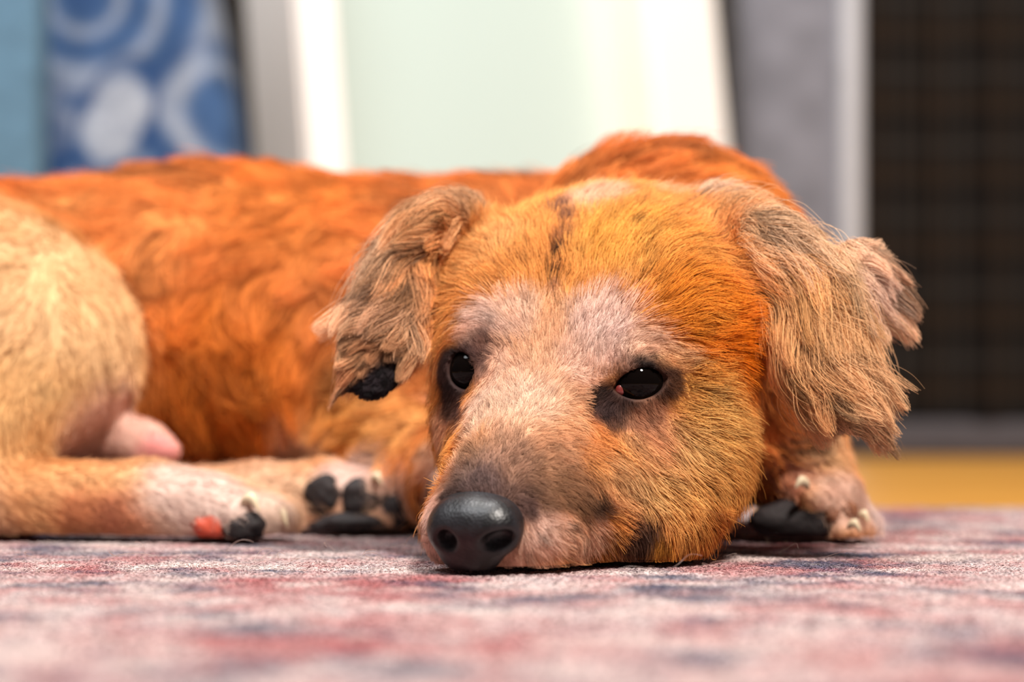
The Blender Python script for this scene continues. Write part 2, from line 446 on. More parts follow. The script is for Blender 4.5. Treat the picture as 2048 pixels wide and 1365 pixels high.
G['thigh'] = [
    ell(P(25, 690, 1.185), (0.056, 0.050, 0.0555), None, 0.02),
    cone(P(-60, 660, 1.20), P(-420, 560, 1.28), 0.058, 0.075, 0.03),
    cone(P(90, 740, 1.165), P(-110, 945, 1.125), 0.040, 0.026, 0.02),
]
G['foot'] = [
    cone(P(-130, 985, 1.125), P(300, 992, 1.115), 0.0195, 0.0172, 0.010),
    cone(P(300, 992, 1.115), P(415, 1005, 1.106), 0.0172, 0.0160, 0.010),
    cone(P(400, 1000, 1.112), P(480, 1022, 1.095), 0.0130, 0.0100, 0.006),              # toes
    cone(P(420, 992, 1.120), P(530, 1020, 1.108), 0.0130, 0.0105, 0.005),
    cone(P(430, 990, 1.135), P(562, 1022, 1.122), 0.0130, 0.0095, 0.005),
    cone(P(150, 985, 1.200), P(520, 988, 1.178), 0.0150, 0.0160, 0.010),                # the other hind foot
    cone(P(520, 988, 1.178), P(660, 985, 1.166), 0.0160, 0.0155, 0.010),
    cone(P(640, 965, 1.172), P(745, 968, 1.155), 0.0105, 0.0090, 0.006),
    cone(P(650, 975, 1.176), P(795, 990, 1.160), 0.0115, 0.0080, 0.006),
    cone(P(650, 1010, 1.168), P(770, 1030, 1.152), 0.0110, 0.0085, 0.006),
    cone(P(640, 1030, 1.165), P(720, 1044, 1.150), 0.0085, 0.0065, 0.006),
]
G['belly'] = [cone(P(130, 885, 1.200), P(285, 893, 1.172), 0.0165, 0.0125, 0.012), cone(P(285, 893, 1.172), P(335, 903, 1.166), 0.0100, 0.0065, 0.008)]
G['paw'] = [
    cone(P(1545, 780, 1.130), P(1600, 930, 1.125), 0.030, 0.0180, 0.02),
    cone(P(1600, 930, 1.125), P(1660, 985, 1.105), 0.0165, 0.0145, 0.012),
    cone(P(1660, 985, 1.105), P(1690, 1052, 1.090), 0.0090, 0.0062, 0.006),             # toes bent down
    cone(P(1668, 985, 1.112), P(1712, 1050, 1.098), 0.0090, 0.0062, 0.005),
    cone(P(1672, 985, 1.120), P(1730, 1045, 1.112), 0.0090, 0.0065, 0.005),
    cone(P(1600, 955, 1.108), P(1628, 985, 1.092), 0.0080, 0.0055, 0.008),
]
for gname, dz in (('foot', 0.0036), ('paw', 0.0030)):
    for p in G[gname]: p['a'][2] -= dz; p['b'][2] -= dz
GROUPS = list(G)

def eye_open(x, y, z, c, gaze, a, b, tilt):
    """almond-shaped prism along the gaze"""
    o = gaze; l = unit(np.cross(o, (0, 0, 1))); l = l if l[0] > 0 else -l
    u = np.cross(l, o); u = u if u[2] > 0 else -u
    l2 = l * math.cos(tilt) + u * math.sin(tilt); u2 = -l * math.sin(tilt) + u * math.cos(tilt)
    dx, dy, dz = x - c[0], y - c[1], z - c[2]
    p = dx * l2[0] + dy * l2[1] + dz * l2[2]; q = dx * u2[0] + dy * u2[1] + dz * u2[2]; w = dx * o[0] + dy * o[1] + dz * o[2]
    Rr = (a * a + b * b) / (2 * b)                       # vesica of two circles
    d = np.maximum(np.sqrt(p * p + (q - (b - Rr)) ** 2), np.sqrt(p * p + (q + (b - Rr)) ** 2)) - Rr
    return np.maximum(d, -(w + 0.004))
nose_pr = [ell(P(952, 1036, 0.9220), (0.0174, 0.0118, 0.0102), HEADR, 0.006),
           ell(P(950, 1058, 0.9155), (0.0165, 0.0100, 0.0105), HEADR, 0.006),
           ell(P(905, 1060, 0.9205), (0.0092, 0.0100, 0.0098), HEADR, 0.004),
           ell(P(998, 1057, 0.9140), (0.0088, 0.0100, 0.0102), HEADR, 0.004),
           ell(P(942, 1106, 0.9200), (0.0125, 0.0085, 0.0088), HEADR, 0.004)]
nose_cv = [ell(P(992, 1098, 0.9030), (0.0070, 0.0105, 0.0048), HEADR, 0.003), ell(P(886, 1092, 0.9095), (0.0042, 0.0090, 0.0040), HEADR, 0.003),
           cone(P(925, 1060, 0.9035), P(932, 1125, 0.9075), 0.0009, 0.0012, 0.002)]
NOSE_MID = P(948, 1050, 0.914)
EYES = [(EYE_R, GAZE_R, 0.0112, 0.0061, math.radians(11)), (EYE_L, GAZE_L, 0.0084, 0.0064, math.radians(-66))]
EB = 0.0125                                               # eyeball radius
EYEC = [EYE_R - GAZE_R * (EB - 0.0005), EYE_L - GAZE_L * (EB - 0.0005)]

FINE = 0.0013
def axis(lo, f0, f1, hi, h, H):
    a = [f0]; s = h
    while a[-1] > lo: s = min(s * 1.25, H); a.append(a[-1] - s)
    b = [f1]; s = h
    while b[-1] < hi: s = min(s * 1.25, H); b.append(b[-1] + s)
    return np.array(a[::-1] + list(np.arange(f0 + h, f1 - h / 2, h)) + b)
AX = axis(-0.53, -0.088, 0.165, 0.19, FINE, 0.005)
AY = axis(0.88, 0.895, 1.09, 1.42, FINE, 0.005)
AZ = axis(-0.006, 0.0, 0.168, 0.21, FINE, 0.004)
F = np.full((len(AX), len(AY), len(AZ)), 0.03, np.float32)
def sub(lo, hi, m):
    s = [slice(max(0, np.searchsorted(A, lo[i] - m) - 1), np.searchsorted(A, hi[i] + m) + 1) for i, A in enumerate((AX, AY, AZ))]
    return tuple(s), (AX[s[0]][:, None, None].astype(np.float32), AY[s[1]][None, :, None].astype(np.float32), AZ[s[2]][None, None, :].astype(np.float32))
for gname in GROUPS:
    for p in G[gname]:
        lo, hi = prim_box(p); s, (x, y, z) = sub(lo, hi, 0.03)
        F[s] = smin(F[s], np.minimum(prim_eval(p, x, y, z), 0.03), p['k'])
for (c, gz, a, b_, t), ec in zip(EYES, EYEC):
    s, (x, y, z) = sub(c - 0.04, c + 0.04, 0)
    ball = np.sqrt((x - ec[0]) ** 2 + (y - ec[1]) ** 2 + (z - ec[2]) ** 2)
    F[s] = np.maximum(F[s], -smin(F[s] * 0 + 9, ball - 0.0165, 0.001))     # shallow socket
    F[s] = smin(F[s], ball - (EB + 0.0017), 0.007)                           # lids
    F[s] = np.maximum(F[s], -eye_open(x, y, z, c, gz, a, b_, t))            # lid opening
s, (x, y, z) = sub(NOSE_MID - 0.03, NOSE_MID + 0.03, 0)
nf = x * 0 + y * 0 + z * 0 + 0.05
for p in nose_pr: nf = smin(nf, prim_eval(p, x, y, z), p['k'])
F[s] = np.maximum(F[s], -(nf + 0.0022))                                  # seat of the nose leather
for p in nose_cv[:2]: F[s] = np.maximum(F[s], -(prim_eval(p, x, y, z) - 0.001))
F = np.maximum(F, (0.0012 - AZ)[None, None, :].astype(np.float32))

def sdf_at(p, grad=False):
    idx = []; fr = []; st = []
    for i, A in enumerate((AX, AY, AZ)):
        q = np.clip(np.searchsorted(A, p[:, i]) - 1, 0, len(A) - 2)
        st.append(A[q + 1] - A[q]); fr.append(np.clip((p[:, i] - A[q]) / st[-1], 0, 1)); idx.append(q)
    c = {}
    for a in (0, 1):
        for b in (0, 1):
            for d in (0, 1): c[a, b, d] = F[idx[0] + a, idx[1] + b, idx[2] + d]
    fx, fy, fz = fr
    def lerp(u, v, t): return u + (v - u) * t
    x00 = lerp(c[0, 0, 0], c[1, 0, 0], fx); x10 = lerp(c[0, 1, 0], c[1, 1, 0], fx); x01 = lerp(c[0, 0, 1], c[1, 0, 1], fx); x11 = lerp(c[0, 1, 1], c[1, 1, 1], fx)
    y0 = lerp(x00, x10, fy); y1 = lerp(x01, x11, fy); val = lerp(y0, y1, fz)
    if not grad: return val
    gz = (y1 - y0) / st[2]; gy = lerp(x10 - x00, x11 - x01, fz) / st[1]
    gx = (lerp(lerp(c[1, 0, 0], c[1, 1, 0], fy), lerp(c[1, 0, 1], c[1, 1, 1], fy), fz) - lerp(lerp(c[0, 0, 0], c[0, 1, 0], fy), lerp(c[0, 0, 1], c[0, 1, 1], fy), fz)) / st[0]
    g_ = np.stack([gx, gy, gz], 1); return val, g_ / (np.linalg.norm(g_, axis=1, keepdims=True) + 1e-9)

def surface_nets(F, AX, AY, AZ):
    S = F < 0
    nx, ny, nz = F.shape
    cnt = np.zeros((nx - 1, ny - 1, nz - 1), np.uint8)
    for a in (0, 1):
        for b in (0, 1):
            for c in (0, 1): cnt += S[a:nx - 1 + a, b:ny - 1 + b, c:nz - 1 + c]
    act = np.argwhere((cnt > 0) & (cnt < 8)); idmap = -np.ones(cnt.shape, np.int32)
    idmap[tuple(act.T)] = np.arange(len(act))
    corners = [(a, b, c) for a in (0, 1) for b in (0, 1) for c in (0, 1)]
    val = {c: F[act[:, 0] + c[0], act[:, 1] + c[1], act[:, 2] + c[2]] for c in corners}
    def pos(c): return np.stack([AX[act[:, 0] + c[0]], AY[act[:, 1] + c[1]], AZ[act[:, 2] + c[2]]], 1)
    acc = np.zeros((len(act), 3)); w = np.zeros(len(act))
    for c in corners:
        for ax in range(3):
            if c[ax] == 0:
                c2 = list(c); c2[ax] = 1; c2 = tuple(c2)
                v0, v1 = val[c], val[c2]; m = (v0 < 0) != (v1 < 0)
                t = np.where(m, v0 / np.where(m, v0 - v1, 1), 0)
                acc += (pos(c) + (pos(c2) - pos(c)) * t[:, None]) * m[:, None]; w += m
    V = acc / w[:, None]
    Q = []
    for ax in range(3):
        sl0 = [slice(1, -1)] * 3; sl1 = [slice(1, -1)] * 3
        sl0[ax] = slice(0, -1); sl1[ax] = slice(1, None)
        A, B = S[tuple(sl0)], S[tuple(sl1)]
        e = np.argwhere(A != B); flip = A[tuple(e.T)]
        off = np.array([1, 1, 1]); off[ax] = 0; e = e + off
        o1, o2 = (ax + 1) % 3, (ax + 2) % 3
        d1 = np.eye(3, dtype=int)[o1]; d2 = np.eye(3, dtype=int)[o2]
        q = np.stack([idmap[tuple((e - d1 - d2).T)], idmap[tuple((e - d2).T)], idmap[tuple(e.T)], idmap[tuple((e - d1).T)]], 1)
        q = np.where(flip[:, None], q, q[:, ::-1]); Q.append(q)
    return V, np.concatenate(Q)
BV, BQ = surface_nets(F, AX, AY, AZ)

def surf(px, py):
    """first point of the dog's surface that the sight line through px, py meets (or its nearest pass)"""
    o = np.array([0, 0, CAM_H]); d = unit(((px - 1024) / FPX, 1, (HORIZON - py) / FPX))
    t = 0.86; best = (9, t)
    while t < 1.42:
        v = float(sdf_at((o + d * t)[None])[0])
        if v < best[0]: best = (v, t)
        if v < 0.0004: break
        t += max(v * 0.5, 0.0006)
    return o + d * best[1]

def group_dist(p):
    x, y, z = p[:, 0], p[:, 1], p[:, 2]; out = []
    for gname in GROUPS:
        d = np.full(len(p), 9.0)
        for q in G[gname]: d = np.minimum(d, prim_eval(q, x, y, z))
        out.append(d)
    return np.stack(out, 1)
def group_w(p, tau=0.004):
    d = group_dist(p); d = d - d.min(1, keepdims=True); w = np.exp(-d / tau); return w / w.sum(1, keepdims=True)

# coat: colour (sRGB), hair length, lift, per body region
REG = {'head': ((226, 152, 82), 0.011, 0.0030), 'earL': ((176, 146, 112), 0.034, 0.0032), 'earR': ((204, 168, 124), 0.038, 0.0035),
       'hump': ((174, 106, 56), 0.024, 0.0045), 'torso': ((166, 102, 54), 0.026, 0.0045), 'thigh': ((252, 198, 138), 0.014, 0.0035),
       'foot': ((238, 200, 160), 0.007, 0.0020), 'belly': ((240, 196, 178), 0.0016, 0.0010), 'paw': ((214, 146, 84), 0.008, 0.0020)}
# painted patches of the coat: (px, py, radius m, colour or None, strength, hair length or None)
PATCH = [
    # forehead
    (960, 500, .020, (236, 170, 104), .8, .011), (1240, 480, .022, (240, 168, 78), .8, .013), (1350, 520, .022, (242, 164, 80), .7, .014),
    (1180, 400, .014, (224, 188, 158), .8, .012), (1330, 390, .012, (226, 186, 150), .6, .014), (1420, 390, .010, (228, 208, 180), .7, .018), (1100, 680, .010, (226, 168, 122), .6, .007), (1105, 740, .008, (222, 170, 130), .5, .006),
    (1420, 650, .026, (214, 118, 32), .85, .013), (1470, 720, .018, (206, 106, 28), .8, .013), (1380, 600, .016, (236, 150, 60), .6, None),
    (890, 560, .016, (220, 136, 60), .7, .010), (880, 640, .010, (204, 120, 50), .7, .008),
    (1450, 470, .012, (150, 104, 62), .7, .016), (1470, 540, .010, (170, 116, 62), .6, .016),
    # dark centre stripe
    (1118, 425, .0060, (84, 62, 54), .95, None), (1132, 452, .0060, (80, 58, 48), .95, None), (1124, 490, .0052, (74, 52, 40), .95, None), (1114, 525, .0042, (44, 28, 18), 1, None), (1111, 560, .0038, (44, 28, 18), 1, None), (1110, 595, .0034, (60, 40, 28), .9, None), (1106, 640, .003, (120, 84, 60), .6, None), (1102, 690, .003, (150, 112, 84), .5, None),
    # pale middle of the face and brows
    (1100, 740, .022, (232, 190, 156), .8, .006), (1090, 660, .016, (232, 182, 140), .7, .007), (1010, 640, .013, (240, 212, 192), .85, .008), (960, 640, .009, (238, 214, 196), .8, .007), (1040, 620, .010, (238, 196, 160), .6, .008),
    (1200, 640, .014, (244, 216, 200), .85, .008), (1220, 690, .012, (244, 220, 206), .85, .006), (1290, 690, .010, (240, 206, 176), .8, .006), (1350, 720, .008, (240, 198, 150), .8, .006), (1170, 720, .012, (238, 206, 184), .7, .006),
    (1030, 820, .016, (236, 210, 182), .8, .006), (1100, 850, .016, (226, 186, 146), .7, .006), (880, 700, .006, (232, 184, 142), .8, .005), (1010, 760, .010, (228, 190, 162), .7, .005),
    (880, 850, .010, (226, 176, 140), .8, .006), (870, 790, .006, (230, 182, 142), .7, .005),
    (965, 800, .010, (232, 204, 178), .9, .005), (950, 850, .009, (226, 194, 164), .9, .005), (985, 730, .009, (230, 196, 170), .8, .005), (925, 900, .008, (206, 172, 140), .8, .004), (900, 930, .007, (190, 160, 136), .8, .004), (870, 1010, .009, (214, 186, 168), .9, .004), (885, 955, .013, (204, 174, 154), .9, .004), (875, 900, .012, (212, 168, 136), .85, .005), (1060, 800, .012, (236, 204, 174), .7, .005),
    # cheeks
    (1400, 800, .018, (240, 172, 88), .7, .012), (1440, 880, .022, (250, 190, 110), .9, .016), (1320, 930, .020, (248, 196, 126), .9, .013), (1400, 1000, .020, (226, 160, 86), .7, .017), (1290, 880, .012, (206, 150, 104), .7, .010), (1480, 940, .014, (214, 146, 74), .7, .018), (1420, 1060, .012, (196, 132, 64), .7, .018),
    (1190, 880, .008, (214, 140, 84), .6, .006), (1230, 960, .012, (232, 186, 134), .6, .008),
    # grey muzzle
    (1020, 900, .014, (176, 148, 120), .8, .005), (1000, 960, .014, (118, 98, 90), .85, .004), (960, 930, .010, (150, 128, 116), .8, .004), (1090, 930, .014, (172, 140, 106), .7, .006), (1090, 980, .013, (146, 118, 92), .8, .006), (1170, 990, .010, (124, 98, 74), .75, .008), (1200, 1010, .006, (84, 68, 56), .8, .008), (930, 900, .008, (140, 112, 84), .7, .004), (900, 950, .008, (150, 130, 114), .7, .004), (1040, 1000, .008, (126, 106, 96), .8, .004),
    # pale lips
    (1035, 1095, .008, (226, 186, 160), .9, .004), (1020, 1125, .007, (214, 170, 146), .9, .004), (880, 1115, .007, (216, 180, 160), .9, .003), (1090, 1062, .010, (240, 212, 192), .9, .006), (1140, 1075, .010, (228, 186, 154), .8, .007), (1070, 1112, .008, (222, 172, 146), .7, .005), (860, 1060, .010, (226, 196, 180), .9, .004), (850, 1100, .010, (220, 190, 172), .9, .004),
    (1040, 1000, .006, (40, 34, 34), .9, .002), (895, 990, .005, (47, 39, 39), .9, .002), (950, 962, .009, (49, 43, 44), .95, .002), (910, 975, .007, (49, 43, 43), .95, .002), (1010, 972, .007, (47, 40, 40), .95, .002), (1000, 960, .011, (75, 62, 60), .9, .004), (960, 955, .009, (81, 69, 66), .9, .003), (1050, 985, .010, (87, 70, 61), .9, .005), (1110, 985, .010, (94, 75, 57), .85, .006), (1160, 1000, .008, (83, 66, 49), .85, .007), (1195, 1015, .006, (66, 53, 43), .8, .007), (1010, 890, .010, (119, 97, 80), .7, .004), (1060, 935, .012, (106, 84, 67), .8, .005), (1130, 950, .012, (119, 93, 69), .75, .006), (1110, 900, .010, (142, 113, 87), .7, .005), (930, 930, .009, (94, 79, 69), .8, .004), (910, 960, .007, (94, 80, 72), .8, .003), (1045, 1020, .006, (79, 64, 60), .8, .004), (1020, 920, .010, (119, 97, 81), .6, .004), (945, 900, .008, (119, 96, 75), .7, .004),
    (1180, 1078, .009, (226, 186, 158), .8, .007), (1275, 1055, .011, (64, 48, 40), .9, .009), (1290, 1085, .010, (54, 40, 34), .95, .009), (1250, 1090, .006, (90, 68, 54), .7, .009), (1230, 1110, .006, (110, 80, 60), .6, .007), (1330, 1085, .006, (170, 116, 46), .7, .012),
    # dark eye surrounds
    (1283, 768, .0145, (22, 15, 14), 1.0, .0020), (1203, 802, .0085, (28, 20, 19), .97, .003), (1225, 830, .0090, (52, 40, 39), .92, .003), (1283, 826, .0095, (52, 42, 40), .92, .003), (1342, 772, .0075, (50, 36, 31), .9, .003), (1180, 830, .004, (90, 62, 50), .7, .003), (1240, 725, .006, (120, 96, 84), .5, .003), (1300, 850, .010, (170, 128, 98), .55, .006),
    (924, 742, .0145, (22, 16, 16), 1.0, .0020), (958, 692, .0090, (70, 55, 53), .9, .004), (905, 802, .0105, (46, 36, 35), .95, .003), (925, 828, .0080, (86, 67, 61), .8, .004), (883, 735, .0075, (56, 42, 39), .85, .003), (962, 740, .005, (80, 62, 58), .7, .003), (935, 665, .006, (160, 136, 120), .5, .005),
    # far ear
    (870, 420, .012, (140, 104, 66), .7, .016), (760, 440, .012, (206, 180, 146), .8, .022), (720, 460, .010, (218, 194, 160), .8, .022), (710, 560, .012, (196, 172, 144), .8, .022), (790, 540, .010, (92, 74, 58), .7, .018), (780, 600, .009, (112, 94, 80), .6, .018), (830, 560, .010, (112, 86, 58), .7, .014), (730, 640, .010, (170, 142, 110), .7, .020), (790, 690, .012, (104, 82, 58), .8, .009), (740, 730, .012, (146, 108, 74), .9, .006), (700, 620, .012, (190, 160, 128), .6, .018), (700, 690, .012, (176, 140, 104), .8, .009), (770, 690, .010, (110, 84, 60), .7, .008), (810, 725, .010, (96, 74, 54), .8, .007), (770, 775, .013, (26, 24, 28), 1, .0015), (735, 785, .010, (30, 27, 31), 1, .002), (800, 755, .007, (30, 27, 30), 1, .002),
    # near ear
    (1500, 450, .012, (200, 170, 130), .7, .024), (1560, 440, .012, (226, 202, 164), .8, .028), (1620, 490, .012, (226, 196, 150), .8, .028), (1530, 540, .010, (140, 104, 66), .75, .022), (1590, 560, .012, (196, 152, 96), .7, .028), (1640, 600, .012, (216, 180, 128), .6, .028), (1570, 650, .010, (128, 98, 62), .6, .026), (1620, 720, .012, (150, 116, 72), .6, .026), (1680, 720, .010, (196, 168, 126), .6, .026), (1600, 800, .010, (110, 88, 66), .7, .018), (1650, 835, .006, (50, 46, 48), .8, .008), (1720, 560, .014, (214, 200, 180), .9, .013), (1710, 500, .012, (190, 166, 138), .9, .012), (1690, 830, .012, (160, 140, 110), .6, .014),
    # back and flank
    (1130, 350, .014, (120, 70, 32), .6, None), (1050, 345, .012, (80, 48, 26), .7, None), (1350, 360, .018, (140, 84, 38), .5, None), (1500, 380, .03, (218, 140, 72), .6, None),  # the first three paint the shade above the head into the coat
    (250, 420, .05, (214, 140, 78), .5, None), (600, 400, .05, (208, 128, 60), .5, None), (450, 750, .05, (204, 116, 40), .5, None), (740, 860, .035, (222, 164, 96), .7, .018), (680, 900, .03, (206, 140, 70), .6, .014),
    (60, 560, .04, (250, 208, 150), .7, None), (150, 680, .035, (248, 206, 150), .7, None), (60, 830, .035, (242, 186, 116), .6, None), (150, 600, .03, (246, 200, 138), .6, None),
    (100, 980, .03, (230, 160, 96), .7, .007), (250, 960, .025, (238, 180, 120), .7, .007), (180, 1050, .018, (150, 98, 72), .8, .003), (250, 1045, .015, (160, 108, 84), .8, .003), (380, 970, .024, (250, 232, 216), .9, .006), (480, 1000, .018, (244, 230, 214), .9, .006), (560, 1020, .015, (236, 224, 200), .9, .006),
    (600, 930, .025, (238, 204, 176), .8, .006), (700, 940, .018, (244, 226, 214), .85, .006), (780, 970, .012, (226, 200, 180), .8, .006), (650, 1030, .012, (120, 92, 80), .7, .004), (760, 1040, .012, (90, 70, 62), .7, .004),  # the last two paint shade under the hind paw into the fur
    (200, 870, .03, (240, 196, 178), .9, .0016), (320, 905, .012, (200, 128, 128), .9, .0012),
    (1640, 880, .02, (240, 200, 150), .7, .012), (1580, 960, .012, (214, 160, 140), .7, .005), (1690, 1000, .016, (238, 210, 190), .8, .007), (1740, 1010, .014, (244, 234, 226), .9, .010),
]
PATCH = [(a, b, r, c, q, (None if (a < 850 and 380 < b < 590 and a > 650) or (1480 < a < 1700 and b < 680) else L)) for a, b, r, c, q, L in PATCH]
_g = np.argmin(group_dist(BV), 1); _px = 1024 + BV[:, 0] / BV[:, 1] * FPX; _py = HORIZON - (BV[:, 2] - CAM_H) / BV[:, 1] * FPX
def coat_pt(px, py):
    """surface point of the coat; on the flaps of the ears it is the flap that is meant"""
    ear = 'earL' if (690 <= px <= 850 and 400 <= py <= 800) or (660 < px < 700 and 500 < py < 720) else 'earR' if 1500 <= px <= 1760 and 430 <= py <= 840 else None
    if ear is None: return surf(px, py)
    d = np.hypot(_px - px, _py - py) + np.where(_g == GROUPS.index(ear), 0, 1e6) + (BV[:, 1] - 0.98) * 300
    return BV[np.argmin(d)].copy()
PATCH3 = [(coat_pt(a, b), r, c, s, L) for a, b, r, c, s, L in PATCH]

def coat(p):
    """colour (linear), hair length and lift at surface points"""
    w = group_w(p)
    col = w @ np.array([srgb(*REG[g_][0]) for g_ in GROUPS]); L = w @ np.array([REG[g_][1] for g_ in GROUPS]); H = w @ np.array([REG[g_][2] for g_ in GROUPS])
    wob = np.stack([NZ[0](p, 160) - 0.5, NZ[1](p, 160) - 0.5, NZ[2](p, 160) - 0.5], 1) * 0.0035
    for c, r, cc, s, l in PATCH3:
        d = np.linalg.norm(p + wob - c, axis=1)
        m = d < r * 1.35
        if not m.any(): continue
        k = smooth01((1.35 - d[m] / r) / 0.8) * s
        if cc is not None: col[m] += (srgb(*cc) - col[m]) * k[:, None]
        if l is not None: L[m] += (l - L[m]) * k; H[m] += (np.clip(l * 0.28, 0.0006, 0.006) - H[m]) * k
    m = col.mean(1, keepdims=True); col = np.clip(m + (col - m) * 1.04, 0.002, 1)
    col = col + 0.7 * col * (1 - col) * np.clip(col.max(1, keepdims=True) / 0.2, 0, 1); col = col * np.array([1.20, 0.97, 0.93]); col = col / np.maximum(1, col.max(1, keepdims=True) / 0.86)
    return col, L, H

# lie of the hair: arrows read on the coat (px, py, dx, dy), turned into tangents of the surface
FLOW = [
    (1000, 880, .1, -1), (980, 950, 0, -1), (1050, 920, .8, -.5), (1100, 960, 1, .25), (1100, 1020, .9, .5), (1080, 1080, .6, .8), (1180, 1010, .8, .6), (1200, 1080, .5, .85), (1040, 1110, .3, .95), (1290, 1060, .4, .9),
    (920, 920, -.6, -.5), (880, 1000, -.9, .2), (860, 1080, -.6, .8), (900, 860, -.3, .9), (880, 800, -.4, .9), (880, 940, -.5, .6),
    (1020, 800, -.1, -1), (1100, 780, .3, -.9), (1100, 700, 0, -1), (1040, 720, -.3, -.95), (1160, 780, .8, .3), (1170, 860, .5, .9), (1130, 860, .8, .4),
    (1105, 620, 0, -1), (1115, 540, -.1, -1), (1125, 460, -.1, -1), (1120, 400, .1, -1),
    (1000, 640, -.5, -.85), (960, 640, -.9, -.4), (920, 665, -.9, .2), (885, 690, -.7, .6), (1000, 560, -.6, -.8), (940, 540, -.85, -.5), (900, 600, -1, -.05), (960, 460, -.6, -.8), (1040, 480, -.3, -.95), (1050, 400, -.2, -1), (900, 470, -.9, -.2), (880, 560, -1, .1),
    (1180, 660, .25, -.95), (1180, 560, .15, -1), (1200, 480, .25, -.95), (1250, 420, .4, -.9), (1240, 560, .4, -.9), (1230, 660, .6, -.8), (1300, 660, .95, -.3), (1370, 700, .9, .4), (1420, 760, .95, .15), (1300, 580, .75, -.65), (1340, 500, .7, -.7), (1380, 440, .6, -.8), (1400, 580, .95, -.2), (1450, 620, 1, .1), (1470, 690, 1, -.05), (1440, 540, .95, .0), (1420, 480, .9, -.2), (1500, 760, .9, .1), (1430, 410, .7, -.5),
    (1210, 730, -.2, -1), (1200, 790, -.9, .3), (1230, 840, .1, 1), (1290, 840, .55, .85), (1340, 810, .9, .45), (1400, 840, 1, .2), (1320, 900, .8, .6), (1250, 920, .6, .8), (1200, 930, .6, .75), (1400, 920, .95, .3), (1470, 860, .9, .35), (1490, 920, .7, .7), (1430, 990, .75, .65), (1340, 1000, .7, .7), (1260, 1010, .7, .7), (1380, 1060, .3, .95), (1450, 1050, .5, .85), (1310, 1070, .3, .95),
    (930, 700, -.5, -.8), (900, 790, -.3, .95), (940, 800, .2, .95), (970, 760, .4, .6),
    # ears
    (900, 390, -.8, -.5), (860, 410, -.9, .3), (830, 450, -.8, .55), (780, 440, -1, -.1), (720, 430, -.9, -.35), (740, 500, -.95, .2), (700, 560, -.8, .6), (770, 560, -.8, .6), (830, 540, -.3, .95), (840, 640, -.1, 1), (800, 640, -.5, .85), (730, 640, -.85, .55), (690, 680, -.8, .6), (760, 720, -.75, .65), (810, 730, -.5, .85), (740, 780, -.8, .4),
    (1440, 410, .8, -.3), (1500, 420, .9, -.1), (1560, 440, .95, .3), (1530, 500, .8, .6), (1600, 480, .85, .5), (1660, 530, .6, .8), (1580, 560, .5, .85), (1630, 600, .45, .9), (1550, 620, .25, .95), (1600, 680, .45, .9), (1660, 660, .4, .9), (1640, 760, .6, .8), (1590, 760, .4, .9), (1690, 760, .55, .8), (1700, 820, .8, .6), (1650, 830, .85, .5), (1710, 480, .6, -.7), (1730, 540, .95, -.2), (1730, 600, .8, .5), (1690, 580, .4, .8),
    # body
    (1050, 330, -.6, -.5), (1150, 320, .5, -.3), (1300, 310, .95, -.1), (1250, 285, .5, -.8), (1420, 310, .95, .1), (1540, 360, .75, .6), (1590, 420, .6, .8), (1350, 360, .9, .1),
    (900, 350, -.9, .2), (700, 380, -.95, .25), (500, 400, -.95, .3), (300, 410, -.95, .3), (100, 420, -1, .2), (600, 500, -.8, .6), (400, 520, -.8, .55), (600, 650, -.5, .85), (450, 650, -.45, .9), (350, 600, -.6, .8), (320, 750, -.2, 1), (450, 780, 0, 1), (560, 800, .1, 1), (650, 760, -.3, .9), (400, 880, .1, 1), (550, 900, .1, 1), (740, 830, -.8, .4), (700, 900, -.7, .6), (800, 880, -.5, .8), (830, 760, -.2, 1),
    (60, 500, -.5, .3), (150, 560, .3, .95), (60, 650, -.2, 1), (200, 680, .1, 1), (120, 780, -.3, .95), (30, 860, -.3, .9), (60, 960, .9, .4), (200, 960, .95, .3), (320, 970, .95, .3), (420, 985, .95, .35), (520, 1010, .9, .4), (450, 940, .95, .1), (600, 935, 1, .05), (720, 945, .95, .3), (790, 985, .8, .6),
    (1560, 850, .3, .95), (1630, 880, .2, 1), (1620, 960, .7, .6), (1690, 1000, .8, .6), (1740, 1020, .8, .5), (230, 870, .9, .2),
]
FP = []; FT = []
for a, b, dx, dy in FLOW:
    q = coat_pt(a, b); _, n_ = sdf_at(q[None], True); n_ = n_[0]
    t = np.array([dx, 0, -dy], float); 
    t = t - n_ * (t @ n_); FP.append(q); FT.append(unit(t + 1e-6))
FP = np.array(FP); FT = np.array(FT)
def flow(p):
    out = np.empty_like(p)
    for s in range(0, len(p), 20000):
        q = p[s:s + 20000]; d2 = ((q[:, None, :] - FP[None]) ** 2).sum(2)
        w = 1 / (d2 + 4e-6) ** 2; out[s:s + 20000] = w @ FT
    return out / (np.linalg.norm(out, axis=1, keepdims=True) + 1e-9)

# skin surface
DOG = empty('dog', (0.02, 1.1, 0.0), 'old golden-brown dog with greying muzzle lying with its chin on the rug', 'dog')
skin_g = N('dog_skin')
a_ = skin_g.n('ShaderNodeAttribute', attribute_name='col'); b_ = skin_g.n('ShaderNodeBsdfPrincipled', Roughness=0.75)
skin_g.t.links.new(a_.outputs['Color'], b_.inputs['Base Color']); b_.inputs['Specular IOR Level'].default_value = 0.15
M_skin = skin_g.done(b_.outputs[0])
body = mesh_obj('body', BV, BQ, M_skin, DOG)
skin_col, skin_L, skin_H = coat(BV)
add_color(body, skin_col * 0.85)

